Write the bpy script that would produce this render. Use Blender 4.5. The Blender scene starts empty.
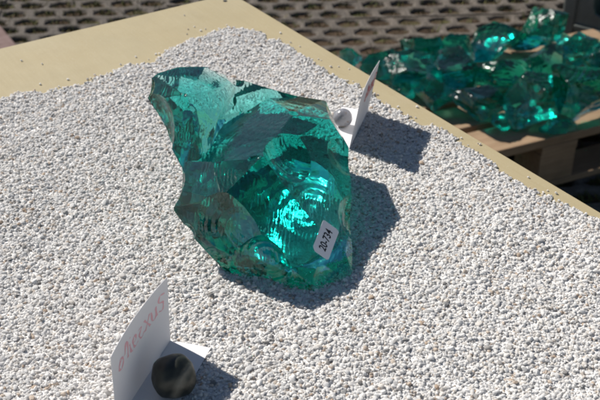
import bpy, bmesh, math, random
import numpy as np
from mathutils import Vector, Matrix, noise as mnoise
from mathutils.bvhtree import BVHTree

random.seed(11)
RNG = np.random.default_rng(5)
scene = bpy.context.scene
COL = scene.collection
R = math.radians

# ------------------------------------------------------------------ camera
TABLE = 0.75                       # height of the board's upper face
F_PX, PITCH, HC = 1017.0, R(32.6), 0.525
CAM = np.array([0.0, 0.0, TABLE + HC])
cam_d = bpy.data.cameras.new('camera')
cam = bpy.data.objects.new('camera', cam_d); COL.objects.link(cam)
cam.location = CAM
cam.rotation_euler = (math.pi / 2 - PITCH, 0, 0)
cam_d.sensor_width = 36; cam_d.lens = F_PX / 600 * 36
cam_d.clip_start = 0.02; cam_d.clip_end = 200
cam_d.dof.use_dof = True; cam_d.dof.focus_distance = 0.84; cam_d.dof.aperture_fstop = 18
scene.camera = cam

def ray(x, y):
    u = (x - 300) / F_PX; v = (y - 200) / F_PX
    return np.array([u, math.cos(PITCH) - v * math.sin(PITCH), -math.sin(PITCH) - v * math.cos(PITCH)])
def at(x, y, z):                   # the point of height z seen at photo pixel (x, y)
    d = ray(x, y); return CAM + (z - CAM[2]) / d[2] * d
def tab(x, y, h=0.0): return at(x, y, TABLE + h)

# ------------------------------------------------------------------ sky, sun, exposure
SUN_TO = Vector((-0.785, 0.62, 0.0)).normalized()      # horizontal direction towards the sun
SUN_EL = R(42)
w = bpy.data.worlds.new('World'); scene.world = w; w.use_nodes = True
nt = w.node_tree; nt.nodes.clear()
sky = nt.nodes.new('ShaderNodeTexSky'); sky.sky_type = 'NISHITA'; sky.sun_disc = False
sky.sun_elevation = SUN_EL; sky.sun_rotation = math.atan2(SUN_TO.x, SUN_TO.y)
sky.altitude = 200; sky.air_density = 1.0; sky.dust_density = 0.3
bg = nt.nodes.new('ShaderNodeBackground'); bg.inputs['Strength'].default_value = 0.05
wo = nt.nodes.new('ShaderNodeOutputWorld')
nt.links.new(sky.outputs[0], bg.inputs[0]); nt.links.new(bg.outputs[0], wo.inputs[0])
sun_d = bpy.data.lights.new('sun', 'SUN'); sun_d.energy = 5.0; sun_d.angle = R(0.53); sun_d.color = (1, 0.95, 0.88)
sun = bpy.data.objects.new('sun', sun_d); COL.objects.link(sun); sun.location = (-3, 3, 6)
sdir = -(SUN_TO * math.cos(SUN_EL) + Vector((0, 0, math.sin(SUN_EL))))
sun.rotation_euler = sdir.to_track_quat('-Z', 'Y').to_euler()
vs = scene.view_settings
vs.view_transform = 'Standard'; vs.look = 'None'; vs.gamma = 1; vs.exposure = 0.42; vs.use_curve_mapping = False
cy = scene.cycles
cy.use_denoising = True
cy.max_bounces = 20; cy.transmission_bounces = 16; cy.glossy_bounces = 8; cy.diffuse_bounces = 3; cy.volume_bounces = 0
cy.transparent_max_bounces = 8
cy.sample_clamp_indirect = 600.0; cy.blur_glossy = 0.1
cy.filter_width = 2.0
cy.caustics_reflective = True; cy.caustics_refractive = True

# ------------------------------------------------------------------ helpers
def tag(o, label=None, cat=None, group=None, kind=None):
    if label: o['label'] = label
    if cat: o['category'] = cat
    if group: o['group'] = group
    if kind: o['kind'] = kind
    return o
def link(name, data, parent=None, mat=None):
    o = bpy.data.objects.new(name, data); COL.objects.link(o)
    if parent: o.parent = parent
    if mat is not None and data is not None and not data.materials: data.materials.append(mat)
    return o
def empty(name, loc, rz=0.0):
    o = link(name, None); o.location = loc; o.rotation_euler = (0, 0, rz); o.empty_display_size = 0.02
    return o
def mesh(name, verts, faces, mat=None, smooth=False, sharp=None):
    m = bpy.data.meshes.new(name)
    m.from_pydata([tuple(map(float, v)) for v in verts], [], [tuple(map(int, f)) for f in faces])
    if mat: m.materials.append(mat)
    if smooth:
        m.polygons.foreach_set('use_smooth', [True] * len(m.polygons))
        if sharp: m.set_sharp_from_angle(angle=sharp)
    m.update(); return m
def bm_mesh(name, bm, mat=None, smooth=False, sharp=None):
    m = bpy.data.meshes.new(name); bm.to_mesh(m); bm.free()
    if mat: m.materials.append(mat)
    if smooth:
        m.polygons.foreach_set('use_smooth', [True] * len(m.polygons))
        if sharp: m.set_sharp_from_angle(angle=sharp)
    return m
def box_mesh(name, sx, sy, sz, mat, bevel=0.0, seg=2, base=True):
    bm = bmesh.new(); bmesh.ops.create_cube(bm, size=1)
    for v in bm.verts:
        v.co = Vector((v.co.x * sx, v.co.y * sy, (v.co.z + (0.5 if base else 0)) * sz))
    if bevel: bmesh.ops.bevel(bm, geom=bm.edges[:], offset=bevel, segments=seg, profile=0.6, affect='EDGES')
    return bm_mesh(name, bm, mat)

class N:                                                # small node-tree helper
    def __init__(s, name):
        s.m = bpy.data.materials.new(name); s.m.use_nodes = True; s.t = s.m.node_tree; s.t.nodes.clear()
        s.out = s.n('OutputMaterial')
    def n(s, kind, **kw):
        nd = s.t.nodes.new('ShaderNode' + kind)
        for k, v in kw.items():
            if k in nd.inputs.keys() or k.replace('_', ' ') in nd.inputs.keys():
                nd.inputs[k if k in nd.inputs.keys() else k.replace('_', ' ')].default_value = v
            else: setattr(nd, k, v)
        return nd
    def l(s, a, b): s.t.links.new(a, b)
    def ramp(s, fac, stops, interp='LINEAR'):
        r = s.n('ValToRGB'); r.color_ramp.interpolation = interp
        e = r.color_ramp.elements
        while len(e) < len(stops): e.new(0.5)
        for i, (p, c) in enumerate(stops):
            e[i].position = p; e[i].color = (*c, 1) if len(c) == 3 else c
        s.l(fac, r.inputs[0]); return r.outputs[0]
    def coord(s, kind='Object', scale=(1, 1, 1), rot=(0, 0, 0)):
        c = s.n('TexCoord'); mp = s.n('Mapping'); mp.inputs['Scale'].default_value = scale; mp.inputs['Rotation'].default_value = rot
        s.l(c.outputs[kind], mp.inputs[0]); return mp.outputs[0]
    def noise(s, vec, scale, detail=4, rough=0.6, dist=0.0):
        x = s.n('TexNoise'); x.inputs['Scale'].default_value = scale; x.inputs['Detail'].default_value = detail
        x.inputs['Roughness'].default_value = rough; x.inputs['Distortion'].default_value = dist
        if vec is not None: s.l(vec, x.inputs['Vector'])
        return x.outputs['Fac']
    def mix(s, fac, a, b, blend='MIX'):
        x = s.n('Mix'); x.data_type = 'RGBA'; x.blend_type = blend
        if isinstance(fac, (int, float)): x.inputs[0].default_value = fac
        else: s.l(fac, x.inputs[0])
        for v, i in ((a, 6), (b, 7)):
            if isinstance(v, tuple): x.inputs[i].default_value = (*v, 1)
            else: s.l(v, x.inputs[i])
        return x.outputs[2]
    def bump(s, h, strength, dist):
        b = s.n('Bump'); b.inputs['Strength'].default_value = strength; b.inputs['Distance'].default_value = dist
        s.l(h, b.inputs['Height']); return b.outputs[0]
    def pbsdf(s, color, rough=0.6, normal=None, spec=0.5, metal=0.0):
        p = s.n('BsdfPrincipled')
        if isinstance(color, tuple): p.inputs['Base Color'].default_value = (*color, 1)
        else: s.l(color, p.inputs['Base Color'])
        if isinstance(rough, (int, float)): p.inputs['Roughness'].default_value = rough
        else: s.l(rough, p.inputs['Roughness'])
        p.inputs['Specular IOR Level'].default_value = spec; p.inputs['Metallic'].default_value = metal
        if normal is not None: s.l(normal, p.inputs['Normal'])
        s.l(p.outputs[0], s.out.inputs[0]); return p

# ------------------------------------------------------------------ materials
def mat_glass(name, density, color, bump=0.35, haze=0.10, glow_haze=None, crackle=0.0):
    a = N(name)
    v = a.coord('Object')
    n1 = a.noise(v, 60, 3, 0.55, 0.4)
    wv = a.n('TexWave'); wv.wave_type = 'BANDS'; wv.inputs['Scale'].default_value = 90; wv.inputs['Distortion'].default_value = 7
    wv.inputs['Detail'].default_value = 2; wv.inputs['Detail Scale'].default_value = 0.6
    a.l(v, wv.inputs['Vector'])
    msk = a.ramp(a.noise(v, 22, 2), [(0.5, (0, 0, 0)), (0.62, (1, 1, 1))])
    hw = a.mix(1.0, wv.outputs['Color'], msk, 'MULTIPLY')
    b1 = a.bump(n1, bump * .35, 0.0016)
    b = a.n('Bump'); b.inputs['Strength'].default_value = bump; b.inputs['Distance'].default_value = 0.0007
    a.l(hw, b.inputs['Height']); a.l(b1, b.inputs['Normal'])
    if crackle:
        vo = a.n('TexVoronoi'); vo.inputs['Scale'].default_value = 42; a.l(v, vo.inputs['Vector'])
        b3 = a.n('Bump'); b3.inputs['Strength'].default_value = crackle; b3.inputs['Distance'].default_value = .006
        a.l(vo.outputs['Distance'], b3.inputs['Height']); a.l(b.outputs[0], b3.inputs['Normal']); b = b3
    g = a.n('BsdfGlass'); g.inputs['Roughness'].default_value = 0.0; g.inputs['IOR'].default_value = 1.52
    g.inputs['Color'].default_value = (1, 1, 1, 1)
    a.l(b.outputs[0], g.inputs['Normal'])
    g2 = a.n('BsdfGlass'); g2.inputs['Roughness'].default_value = 0.19; g2.inputs['IOR'].default_value = 1.52
    a.l(b.outputs[0], g2.inputs['Normal'])
    mx = a.n('MixShader'); mx.inputs[0].default_value = haze
    if glow_haze is not None:                              # rougher zone added where the sun enters, to widen the ring glow
        vm = a.n('VectorMath'); vm.operation = 'DISTANCE'; vm.inputs[1].default_value = tuple(glow_haze)
        tc_ = a.n('TexCoord'); a.l(tc_.outputs['Object'], vm.inputs[0])
        mr = a.n('MapRange'); mr.interpolation_type = 'SMOOTHSTEP'
        for k_, v_ in (('From Min', .012), ('From Max', .050), ('To Min', .40), ('To Max', haze)): mr.inputs[k_].default_value = v_
        a.l(vm.outputs['Value'], mr.inputs['Value']); a.l(mr.outputs[0], mx.inputs[0])
    a.l(g.outputs[0], mx.inputs[1]); a.l(g2.outputs[0], mx.inputs[2]); a.l(mx.outputs[0], a.out.inputs[0])
    va = a.n('VolumeAbsorption'); va.inputs['Color'].default_value = (*color, 1); va.inputs['Density'].default_value = density
    a.l(va.outputs[0], a.out.inputs[1])
    return a.m
M_GLASS_BG = mat_glass('teal_rubble_glass', 56, (0.0, 0.85, 0.80), 0.4, 0.22, None, 0.2)

a = N('grit_grain')
oi = a.n('ObjectInfo')
c = a.ramp(oi.outputs['Random'], [(0.0, (0.79, 0.785, 0.78)), (0.30, (0.84, 0.835, 0.83)), (0.62, (0.89, 0.885, 0.88)), (0.88, (0.80, 0.755, 0.70)),
                                  (0.93, (0.55, 0.40, 0.27)), (0.955, (0.45, 0.45, 0.45)), (0.99, (0.25, 0.24, 0.23))])
c2 = a.mix(a.noise(a.coord('Object'), 400, 2), c, (0.74, 0.72, 0.69))
c3 = a.mix(0.5, c, c2)
gd = a.n('BsdfDiffuse'); a.l(c3, gd.inputs[0]); gt = a.n('BsdfTranslucent'); a.l(c3, gt.inputs[0])
gm = a.n('MixShader'); gm.inputs[0].default_value = 0.42
a.l(gd.outputs[0], gm.inputs[1]); a.l(gt.outputs[0], gm.inputs[2]); a.l(gm.outputs[0], a.out.inputs[0]); M_GRAIN = a.m
a = N('grit_bed'); nn = a.noise(a.coord('Object'), 260, 3)
a.pbsdf(a.ramp(nn, [(0.3, (0.70, 0.685, 0.67)), (0.7, (0.85, 0.84, 0.82))]), 0.8, a.bump(nn, 0.8, 0.002)); M_BED = a.m

a = N('yellow_formwork_board')
v = a.coord('Object', (1, 1, 1))
g1 = a.noise(a.coord('Object', (4, 90, 4)), 3, 5, 0.65, 0.6)
g2 = a.noise(v, 6, 3)
c = a.ramp(g1, [(0.2, (0.355, 0.292, 0.168)), (0.8, (0.385, 0.322, 0.192))])
c = a.mix(a.ramp(g2, [(0.45, (0, 0, 0)), (0.8, (0.35, 0.35, 0.35))]), c, (0.42, 0.38, 0.265))
sp = a.noise(v, 220, 2)
c = a.mix(a.ramp(sp, [(0.68, (0, 0, 0)), (0.74, (0.5, 0.5, 0.5))]), c, (0.34, 0.25, 0.12))
scr = a.noise(a.coord('Object', (1.5, 40, 1), (0, 0, .5)), 8, 2, .5, .3)
c = a.mix(a.ramp(scr, [(0.70, (0, 0, 0)), (0.74, (0.18, 0.18, 0.18))]), c, (0.46, 0.43, 0.33))
st = a.noise(v, 14, 5, .7)
c = a.mix(a.ramp(st, [(0.55, (0, 0, 0)), (0.75, (0.45, 0.45, 0.45))]), c, (0.27, 0.215, 0.115))
du = a.noise(v, 700, 2)
c = a.mix(a.ramp(du, [(0.62, (0, 0, 0)), (0.72, (0.5, 0.5, 0.5))]), c, (0.55, 0.53, 0.47))
a.pbsdf(c, a.ramp(st, [(0.3, (0.38,) * 3), (0.7, (0.6,) * 3)]), a.bump(g1, 0.12, 0.001), 0.4); M_BOARD = a.m

def mat_wood(name, c0, c1, axis_scale=(3, 60, 60)):
    a = N(name)
    g = a.noise(a.coord('Object', axis_scale), 2.0, 5, 0.65, 0.8); d = a.noise(a.coord('Object'), 9, 4)
    c = a.mix(a.ramp(d, [(0.4, (0, 0, 0)), (0.8, (0.6, 0.6, 0.6))]), a.ramp(g, [(0.3, c0), (0.7, c1)]), (0.12, 0.085, 0.055))
    a.pbsdf(c, 0.75, a.bump(g, 0.3, 0.002), 0.25); return a.m
M_PALLET = mat_wood('weathered_pallet_wood', (0.24, 0.155, 0.09), (0.37, 0.26, 0.165))
M_LEG = mat_wood('trestle_wood', (0.30, 0.20, 0.11), (0.42, 0.30, 0.17))

a = N('card_paper'); fib = a.noise(a.coord('Object'), 900, 3)
p = a.n('BsdfDiffuse'); p.inputs['Color'].default_value = (0.80, 0.79, 0.80, 1)
a.l(a.bump(fib, 0.15, 0.0003), p.inputs['Normal'])
tl = a.n('BsdfTranslucent'); tl.inputs['Color'].default_value = (0.72, 0.70, 0.72, 1)
mx = a.n('MixShader'); mx.inputs[0].default_value = 0.17
a.l(p.outputs[0], mx.inputs[1]); a.l(tl.outputs[0], mx.inputs[2]); a.l(mx.outputs[0], a.out.inputs[0]); M_CARD = a.m
a = N('red_ink'); a.pbsdf((0.62, 0.05, 0.06), 0.6); M_INK = a.m
a = N('red_ink_showing_through'); a.pbsdf((0.80, 0.42, 0.46), 0.7); M_INK2 = a.m
a = N('sticker_paper'); a.pbsdf((0.78, 0.78, 0.80), 0.5); M_STICK = a.m
a = N('black_print'); a.pbsdf((0.015, 0.015, 0.018), 0.5); M_BLACK = a.m
a = N('dark_pebble'); v = a.coord('Object'); n1 = a.noise(v, 70, 5); n2 = a.noise(v, 500, 3)
c = a.ramp(n1, [(0.3, (0.010, 0.012, 0.009)), (0.6, (0.024, 0.026, 0.018)), (0.8, (0.045, 0.042, 0.026))])
vd_ = a.n('VectorMath'); vd_.operation = 'DOT_PRODUCT'; vd_.inputs[1].default_value = (.86, -.42, -.28); a.l(v, vd_.inputs[0])
ad_ = a.n('Math'); ad_.operation = 'MULTIPLY_ADD'; a.l(n1, ad_.inputs[0]); ad_.inputs[1].default_value = .004; a.l(vd_.outputs['Value'], ad_.inputs[2])
sb_ = a.n('Math'); sb_.operation = 'SUBTRACT'; a.l(ad_.outputs[0], sb_.inputs[0]); sb_.inputs[1].default_value = .0105
ab_ = a.n('Math'); ab_.operation = 'ABSOLUTE'; a.l(sb_.outputs[0], ab_.inputs[0])
c = a.mix(a.ramp(ab_.outputs[0], [(0.0002, (0.8, 0.8, 0.8)), (0.0009, (0, 0, 0))]), c, (0.16, 0.15, 0.12))
a.pbsdf(c, a.ramp(n1, [(0.3, (0.36,) * 3), (0.7, (0.52,) * 3)]), a.bump(n2, 0.08, 0.0006), 0.5); M_PEB = a.m
a = N('grey_pebble'); v = a.coord('Object', (1, 1, 2.2), (0.6, 0.3, 0)); n1 = a.noise(v, 55, 5, 0.6, 1.2)
c = a.ramp(n1, [(0.3, (0.12, 0.125, 0.14)), (0.55, (0.20, 0.205, 0.23)), (0.66, (0.15, 0.115, 0.09)), (0.8, (0.27, 0.27, 0.29))])
a.pbsdf(c, 0.32, None, 0.6); M_PEB2 = a.m

a = N('grass_paver_concrete'); v = a.coord('Object'); oi = a.n('ObjectInfo')
n1 = a.noise(v, 24, 6, 0.75); n2 = a.noise(v, 130, 3)
c = a.ramp(n1, [(0.28, (0.055, 0.045, 0.036)), (0.5, (0.135, 0.113, 0.096)), (0.75, (0.27, 0.23, 0.20))])
c = a.mix(a.ramp(n2, [(0.4, (0.45, 0.45, 0.45)), (0.75, (0, 0, 0))]), c, (0.055, 0.05, 0.036))
c = a.mix(a.ramp(oi.outputs['Random'], [(0, (0, 0, 0)), (1, (0.45, 0.45, 0.45))]), c, (0.085, 0.078, 0.072))
a.pbsdf(c, 0.9, a.bump(n2, 0.7, 0.004), 0.2); M_PAVE = a.m
a = N('soil'); v = a.coord('Object'); n1 = a.noise(v, 9, 5); n2 = a.noise(v, 150, 4)
c = a.ramp(n1, [(0.35, (0.045, 0.030, 0.019)), (0.55, (0.085, 0.058, 0.036)), (0.7, (0.085, 0.085, 0.032))])
a.pbsdf(c, 0.95, a.bump(n2, 1.0, 0.01), 0.15); M_SOIL = a.m
a = N('moss_grass'); oi = a.n('ObjectInfo'); g = a.n('NewGeometry')
c = a.ramp(g.outputs['Random Per Island'], [(0, (0.05, 0.065, 0.015)), (0.5, (0.085, 0.09, 0.025)), (1, (0.15, 0.12, 0.05))])
a.pbsdf(c, 0.8, None, 0.2); M_GRASS = a.m
a = N('reddish_kerb'); n1 = a.noise(a.coord('Object'), 30, 5)
a.pbsdf(a.ramp(n1, [(0.3, (0.13, 0.085, 0.075)), (0.7, (0.21, 0.15, 0.14))]), 0.9, a.bump(n1, 0.5, 0.003), 0.2); M_KERB = a.m
a = N('grey_crate_plastic'); n1 = a.noise(a.coord('Object'), 18, 5); n2 = a.noise(a.coord('Object'), 200, 2)
a.pbsdf(a.ramp(n1, [(0.3, (0.085, 0.095, 0.088)), (0.75, (0.15, 0.165, 0.152))]), a.ramp(n1, [(0.3, (0.4,) * 3), (0.8, (0.62,) * 3)]), a.bump(n2, 0.1, 0.001), 0.45); M_CRATE = a.m

# ------------------------------------------------------------------ ground and pavers
def plane(name, x0, x1, y0, y1, z, mat, n=1):
    vs_, fs = [], []
    for j in range(n + 1):
        for i in range(n + 1): vs_.append((x0 + (x1 - x0) * i / n, y0 + (y1 - y0) * j / n, z))
    for j in range(n):
        for i in range(n): fs.append((j * (n + 1) + i, j * (n + 1) + i + 1, (j + 1) * (n + 1) + i + 1, (j + 1) * (n + 1) + i))
    return link(name, mesh(name, vs_, fs, mat))
ground = plane('ground', -60, 60, -60, 60, -0.010, M_SOIL, 1)
tag(ground, kind='structure')

CW, CH, NQ = 0.098, 0.072, 6            # one lattice cell of a grass paver
def paver_mesh(seed):
    rnd = random.Random(seed); bm = bmesh.new()
    for r in range(4):
        for q in range(NQ):
            ox = (q - (NQ - 1) / 2) * CW + (0.25 if r % 2 else -0.25) * CW; oy = (r - 1.5) * CH
            hx, hy, ch = CW * 0.392, CH * 0.385, CH * 0.24
            hole = [(hx, -hy + ch), (hx, hy - ch), (hx - ch * 1.25, hy), (-hx + ch * 1.25, hy), (-hx, hy - ch), (-hx, -hy + ch), (-hx + ch * 1.25, -hy), (hx - ch * 1.25, -hy)]
            X, Y = CW / 2, CH / 2
            outr = [(X, -Y), (X, Y), (X * 0.35, Y), (-X * 0.35, Y), (-X, Y), (-X, -Y), (-X * 0.35, -Y), (X * 0.35, -Y)]
            jit = lambda s: rnd.uniform(-s, s)
            rings = []
            hole = [(x + jit(.0045), y + jit(.004)) for x, y in hole]
            dz = jit(0.0012)
            for k, (pts, z, s) in enumerate(((outr, 0.002, 1.0), (outr, -0.0005, 1.0), (None, 0.0, 0), (hole, -0.001, 1.0), (hole, -0.010, 0.86), (hole, -0.06, 0.80))):
                if pts is None:      # raised rib between hole and rim
                    pts = [((h[0] + o[0]) / 2, (h[1] + o[1]) / 2) for h, o in zip(hole, outr)]; s = 1.0; z = 0.004
                if k == 0: z = -0.06
                if k == 1: z = 0.003
                rings.append([bm.verts.new((ox + p[0] * s, oy + p[1] * s, z + (dz if k > 2 else 0) + (jit(0.0008) if k > 1 else 0))) for p in pts])
            for A, B in zip(rings, rings[1:]):
                for i in range(8):
                    bm.faces.new((A[i], A[(i + 1) % 8], B[(i + 1) % 8], B[i]))
    bmesh.ops.recalc_face_normals(bm, faces=bm.faces[:])
    return bm_mesh('paver', bm, M_PAVE, True, R(50))
PAVERS = [paver_mesh(s) for s in range(4)]
pang = R(4); PX, PY = CW * NQ, CH * 4
ca, sa = math.cos(pang), math.sin(pang)
hole_centres = []
def in_view(x, y, z, m=60):
    d = np.array([x, y, z]) - CAM
    fw = d[1] * math.cos(PITCH) - d[2] * math.sin(PITCH)
    if fw < 0.1: return False
    up = d[1] * math.sin(PITCH) + d[2] * math.cos(PITCH)
    px, py = 300 + F_PX * d[0] / fw, 200 - F_PX * up / fw
    return -m < px < 600 + m and -m < py < 400 + m
board_c = tab(231.8, -7); da = np.array([-0.8297, -0.5583]); db = np.array([0.5590, -0.8292])
def behind_board(x, y):            # hidden by the table board from the photo's camera and a step aside
    t = (TABLE - CAM[2]) / (0 - CAM[2]); X = CAM[:2] + t * (np.array([x, y]) - CAM[:2]); r = X - board_c[:2]
    return r @ da > 0.14 and r @ db > 0.14
i_p = 0
for j in range(-4, 18):
    for i in range(-8, 9):
        lx, ly = i * PX + (0.5 * CW if j % 2 else 0) * 0, j * PY + 1.2
        x, y = lx * ca - ly * sa + 0.1, lx * sa + ly * ca
        if not (0.3 < y < 5.6 and abs(x) < 2.2): continue
        if not in_view(x, y, 0, 330) or behind_board(x, y): continue
        o = link('paver', PAVERS[(i * 7 + j * 3) % 4], ground)
        o.location = (x, y, 0.0 + random.uniform(-.005, .004)); o.rotation_euler = (random.uniform(-.009, .009), random.uniform(-.009, .009), pang + random.uniform(-.006, .006) + (math.pi if (i + j) % 3 == 0 else 0))
        i_p += 1
        for r_ in range(4):
            for q in range(NQ):
                hx = (q - (NQ - 1) / 2) * CW + (0.25 if r_ % 2 else -0.25) * CW; hy = (r_ - 1.5) * CH
                hole_centres.append((x + hx * ca - hy * sa, y + hx * sa + hy * ca))
# grass and moss in the paver cells
gv, gf = [], []
for (hx, hy) in hole_centres:
    dens = mnoise.noise(Vector((hx * 1.3, hy * 1.3, 3.1)))
    nb = int(max(4, 20 + 60 * dens))
    for _ in range(nb):
        x = hx + random.gauss(0, .020); y = hy + random.gauss(0, .014); hgt = random.uniform(.008, .024); an = random.uniform(0, 6.28); ww = random.uniform(.0012, .003)
        lx, ly = random.gauss(0, .012), random.gauss(0, .012); b = len(gv); dx, dy = ww * math.cos(an), ww * math.sin(an)
        gv += [(x - dx, y - dy, -.0095), (x + dx, y + dy, -.0095), (x + lx * .5 + dx * .7, y + ly * .5 + dy * .7, -.0095 + hgt * .6), (x + lx * .5 - dx * .7, y + ly * .5 - dy * .7, -.0095 + hgt * .6), (x + lx, y + ly, -.0095 + hgt)]
        gf += [(b, b + 1, b + 2, b + 3), (b + 3, b + 2, b + 4)]
tag(link('moss_and_grass', mesh('moss_and_grass', gv, gf, M_GRASS)), 'sparse moss and dry grass in the paver cells', 'grass', kind='stuff')

# reddish paving strip left of the table
kerb_p = at(2, 47, 0)
def kerb_slab(dx, dy):
    o = link('kerb_slab', box_mesh('kerb_slab', 0.30, 0.30, 0.08, M_KERB, 0.006), kerb)
    o.location = (dx, dy, 0); return o
kerb = empty('paving_strip', (kerb_p[0] - 0.10, kerb_p[1] - 0.06, -0.06), R(30)); tag(kerb, kind='structure')
for k in range(-1, 1):
    for q in range(-1, 1): kerb_slab(k * .305, q * .305)

# ------------------------------------------------------------------ display table
ang_a = math.atan2(db[1], db[0])                     # the board's local x runs along the right-hand edge
table = empty('display_table', (board_c[0], board_c[1], 0), ang_a)
tag(table, 'yellow board table strewn with white grit under the green glass block', 'table')
LB, LA, TH = 1.9, 1.0, 0.022
bm = bmesh.new(); bmesh.ops.create_cube(bm, size=1)
for v in bm.verts: v.co = Vector(((v.co.x + .5) * LB, (v.co.y - .5) * LA, TABLE - TH + (v.co.z + .5) * TH))
bmesh.ops.bevel(bm, geom=bm.edges[:], offset=0.0012, segments=2, affect='EDGES')
link('board', bm_mesh('board', bm, M_BOARD), table)
hole = link('nail_hole', mesh('nail_hole', [(0.003 * math.cos(t * .7854), .003 * math.sin(t * .7854), 0) for t in range(8)], [tuple(range(8))], M_BLACK), table)
for lx in (0.25, LB - 0.25):
    for ly in (-0.12, -LA + 0.12):
        o = link('leg', box_mesh('leg', 0.06, 0.06, TABLE - TH - 0.09, M_LEG, 0.003), table); o.location = (lx, ly, 0.001)
    o = link('crossbeam', box_mesh('crossbeam', 0.06, LA - 0.12, 0.09, M_LEG, 0.003), table); o.location = (lx, -LA / 2, TABLE - TH - 0.0895)
hp = tab(225, 1); inv = Matrix.Rotation(-ang_a, 4, 'Z') @ Matrix.Translation((-board_c[0], -board_c[1], 0))
hole.location = inv @ Vector((hp[0], hp[1], TABLE + 0.0006))

# ------------------------------------------------------------------ hero glass block: signed field, dual contouring
def sines(P, seed, freq, n=5):
    r = np.random.default_rng(seed); s = np.zeros(P.shape[0], np.float32)
    for _ in range(n):
        k = r.normal(size=3); k *= freq * r.uniform(.6, 1.5) / np.linalg.norm(k)
        s += np.sin(P @ k.astype(np.float32) + np.float32(r.uniform(0, 6.28)))
    return s / n
def hull_planes(pts):
    bm = bmesh.new()
    for p in pts: bm.verts.new(p)
    bmesh.ops.convex_hull(bm, input=bm.verts[:])
    bmesh.ops.dissolve_limit(bm, angle_limit=R(9), verts=bm.verts[:], edges=bm.edges[:])
    bm.normal_update(); out = []
    for f in bm.faces:
        n = np.array(f.normal); c = np.array([v.co for v in f.verts])
        out.append((n, float((c @ n).mean()), c.mean(0), c[RNG.integers(len(c))], math.sqrt(f.calc_area())))
    bm.free(); return out
O = np.array([-0.05, 0.78, TABLE])                  # origin of the block
def gp(l): return [tab(x, y, z) - O for x, y, z in l]
body_pts = gp([(226, 104, .072), (262, 92, .068), (325, 103, .068), (336, 125, .066), (348, 150, .054), (352, 185, .040), (353, 262, .006), (350, 281, .001), (316, 291, .001),
               (268, 284, .004), (222, 268, .008), (192, 240, .030), (173, 210, .048), (176, 192, .060), (220, 202, .078), (212, 166, .084), (186, 164, .072),
               (265, 157, .094), (329, 119, .076), (288, 116, .089)])
body_pts += [np.array(p) - O + [0, 0, TABLE] for p in ((-.03, .885, .0), (.028, .88, .0), (-.085, .80, .012), (-.06, .74, .004), (.035, .80, .0))]
beak_pts = gp([(143, 101, .098), (154, 77, .112), (178, 70, .116), (205, 69, .112), (234, 87, .096), (159, 117, .085), (178, 150, .074), (201, 160, .080), (184, 172, .066),
               (187, 99, .118)])
beak_pts += [np.array(p) - O + [0, 0, TABLE] for p in ((-.118, .84, .072), (-.085, .87, .062), (-.10, .79, .050), (-.055, .878, .06))]
bridge_pts = gp([(203, 70, .111), (233, 86, .093), (262, 92, .074), (300, 100, .066), (203, 122, .088), (244, 112, .079), (186, 140, .070)])
bridge_pts += [np.array(p) - O + [0, 0, TABLE] for p in ((-.05, .88, .03), (-.10, .825, .045), (-.02, .885, .02))]
B1, B2, B3 = hull_planes(body_pts), hull_planes(beak_pts), hull_planes(bridge_pts)
def refr(d, n, eta):                                  # Snell, used to tilt the underside so that it mirrors the sun
    d = d / np.linalg.norm(d); c = -float(n @ d); k = 1 - eta * eta * (1 - c * c)
    return eta * d + (eta * c - math.sqrt(max(k, 0))) * n
def hull_hit(px, py):
    o, d = CAM - O, ray(px, py); d = d / np.linalg.norm(d); tb, nb_ = -1, None
    for pl in B1:
        dn = float(pl[0] @ d)
        if dn < 0:
            t = (pl[1] - float(pl[0] @ o)) / dn
            if t > tb: tb, nb_ = t, pl[0]
    return o + d * tb, nb_, d
rip_c, fn, vd = hull_hit(288, 212)
v_in = refr(vd, fn, 1 / 1.52)
top_n = hull_hit(250, 140)[1]; print('top n', top_n)
s_in = -refr(np.array(sdir), top_n, 1 / 1.52)
und_n = s_in - v_in; und_n = und_n / np.linalg.norm(und_n) + np.array([-.035, .012, 0]); und_n /= np.linalg.norm(und_n)   # inward normal of the mirror-like underside
und_q = rip_c + v_in * .058
ring_off = np.array([.021, -.008, .0])
print('front n', fn, 'rip', rip_c, 'under n', und_n, 'q', und_q, 'inc', math.degrees(math.acos(float(-v_in @ und_n))))
M_GLASS = mat_glass('teal_glass', 42, (0.0, 0.845, 0.81), bump=0.2, glow_haze=und_q + s_in * .072)
cam_l = CAM - O
def facet(P, pl, k):
    n, c, ctr, corner, size = pl
    d = P @ n.astype(np.float32) - np.float32(c)
    rnd = np.random.default_rng(100 + k)
    toward = float(np.dot(n, (cam_l - ctr)) / np.linalg.norm(cam_l - ctr))
    r = np.linalg.norm(P - corner.astype(np.float32), axis=1)
    if size > .03:
        wl = rnd.uniform(.007, .013)
        d = d + np.float32(.00003 if n[2] > .75 or toward > .6 else .00008) * np.sin(r * (6.283 / (wl + .05 * r)) + 2.6 * sines(P, k, 70, 3)) * np.clip(r / .03, 0, 1)
        t2 = np.maximum((P - ctr.astype(np.float32)) ** 2 @ np.ones(3, np.float32) - d * d, 0)
        d = d - np.float32(rnd.uniform(-.5, 1.1)) * (t2 - (size * .45) ** 2)          # dished or domed fracture
    return d
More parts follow.
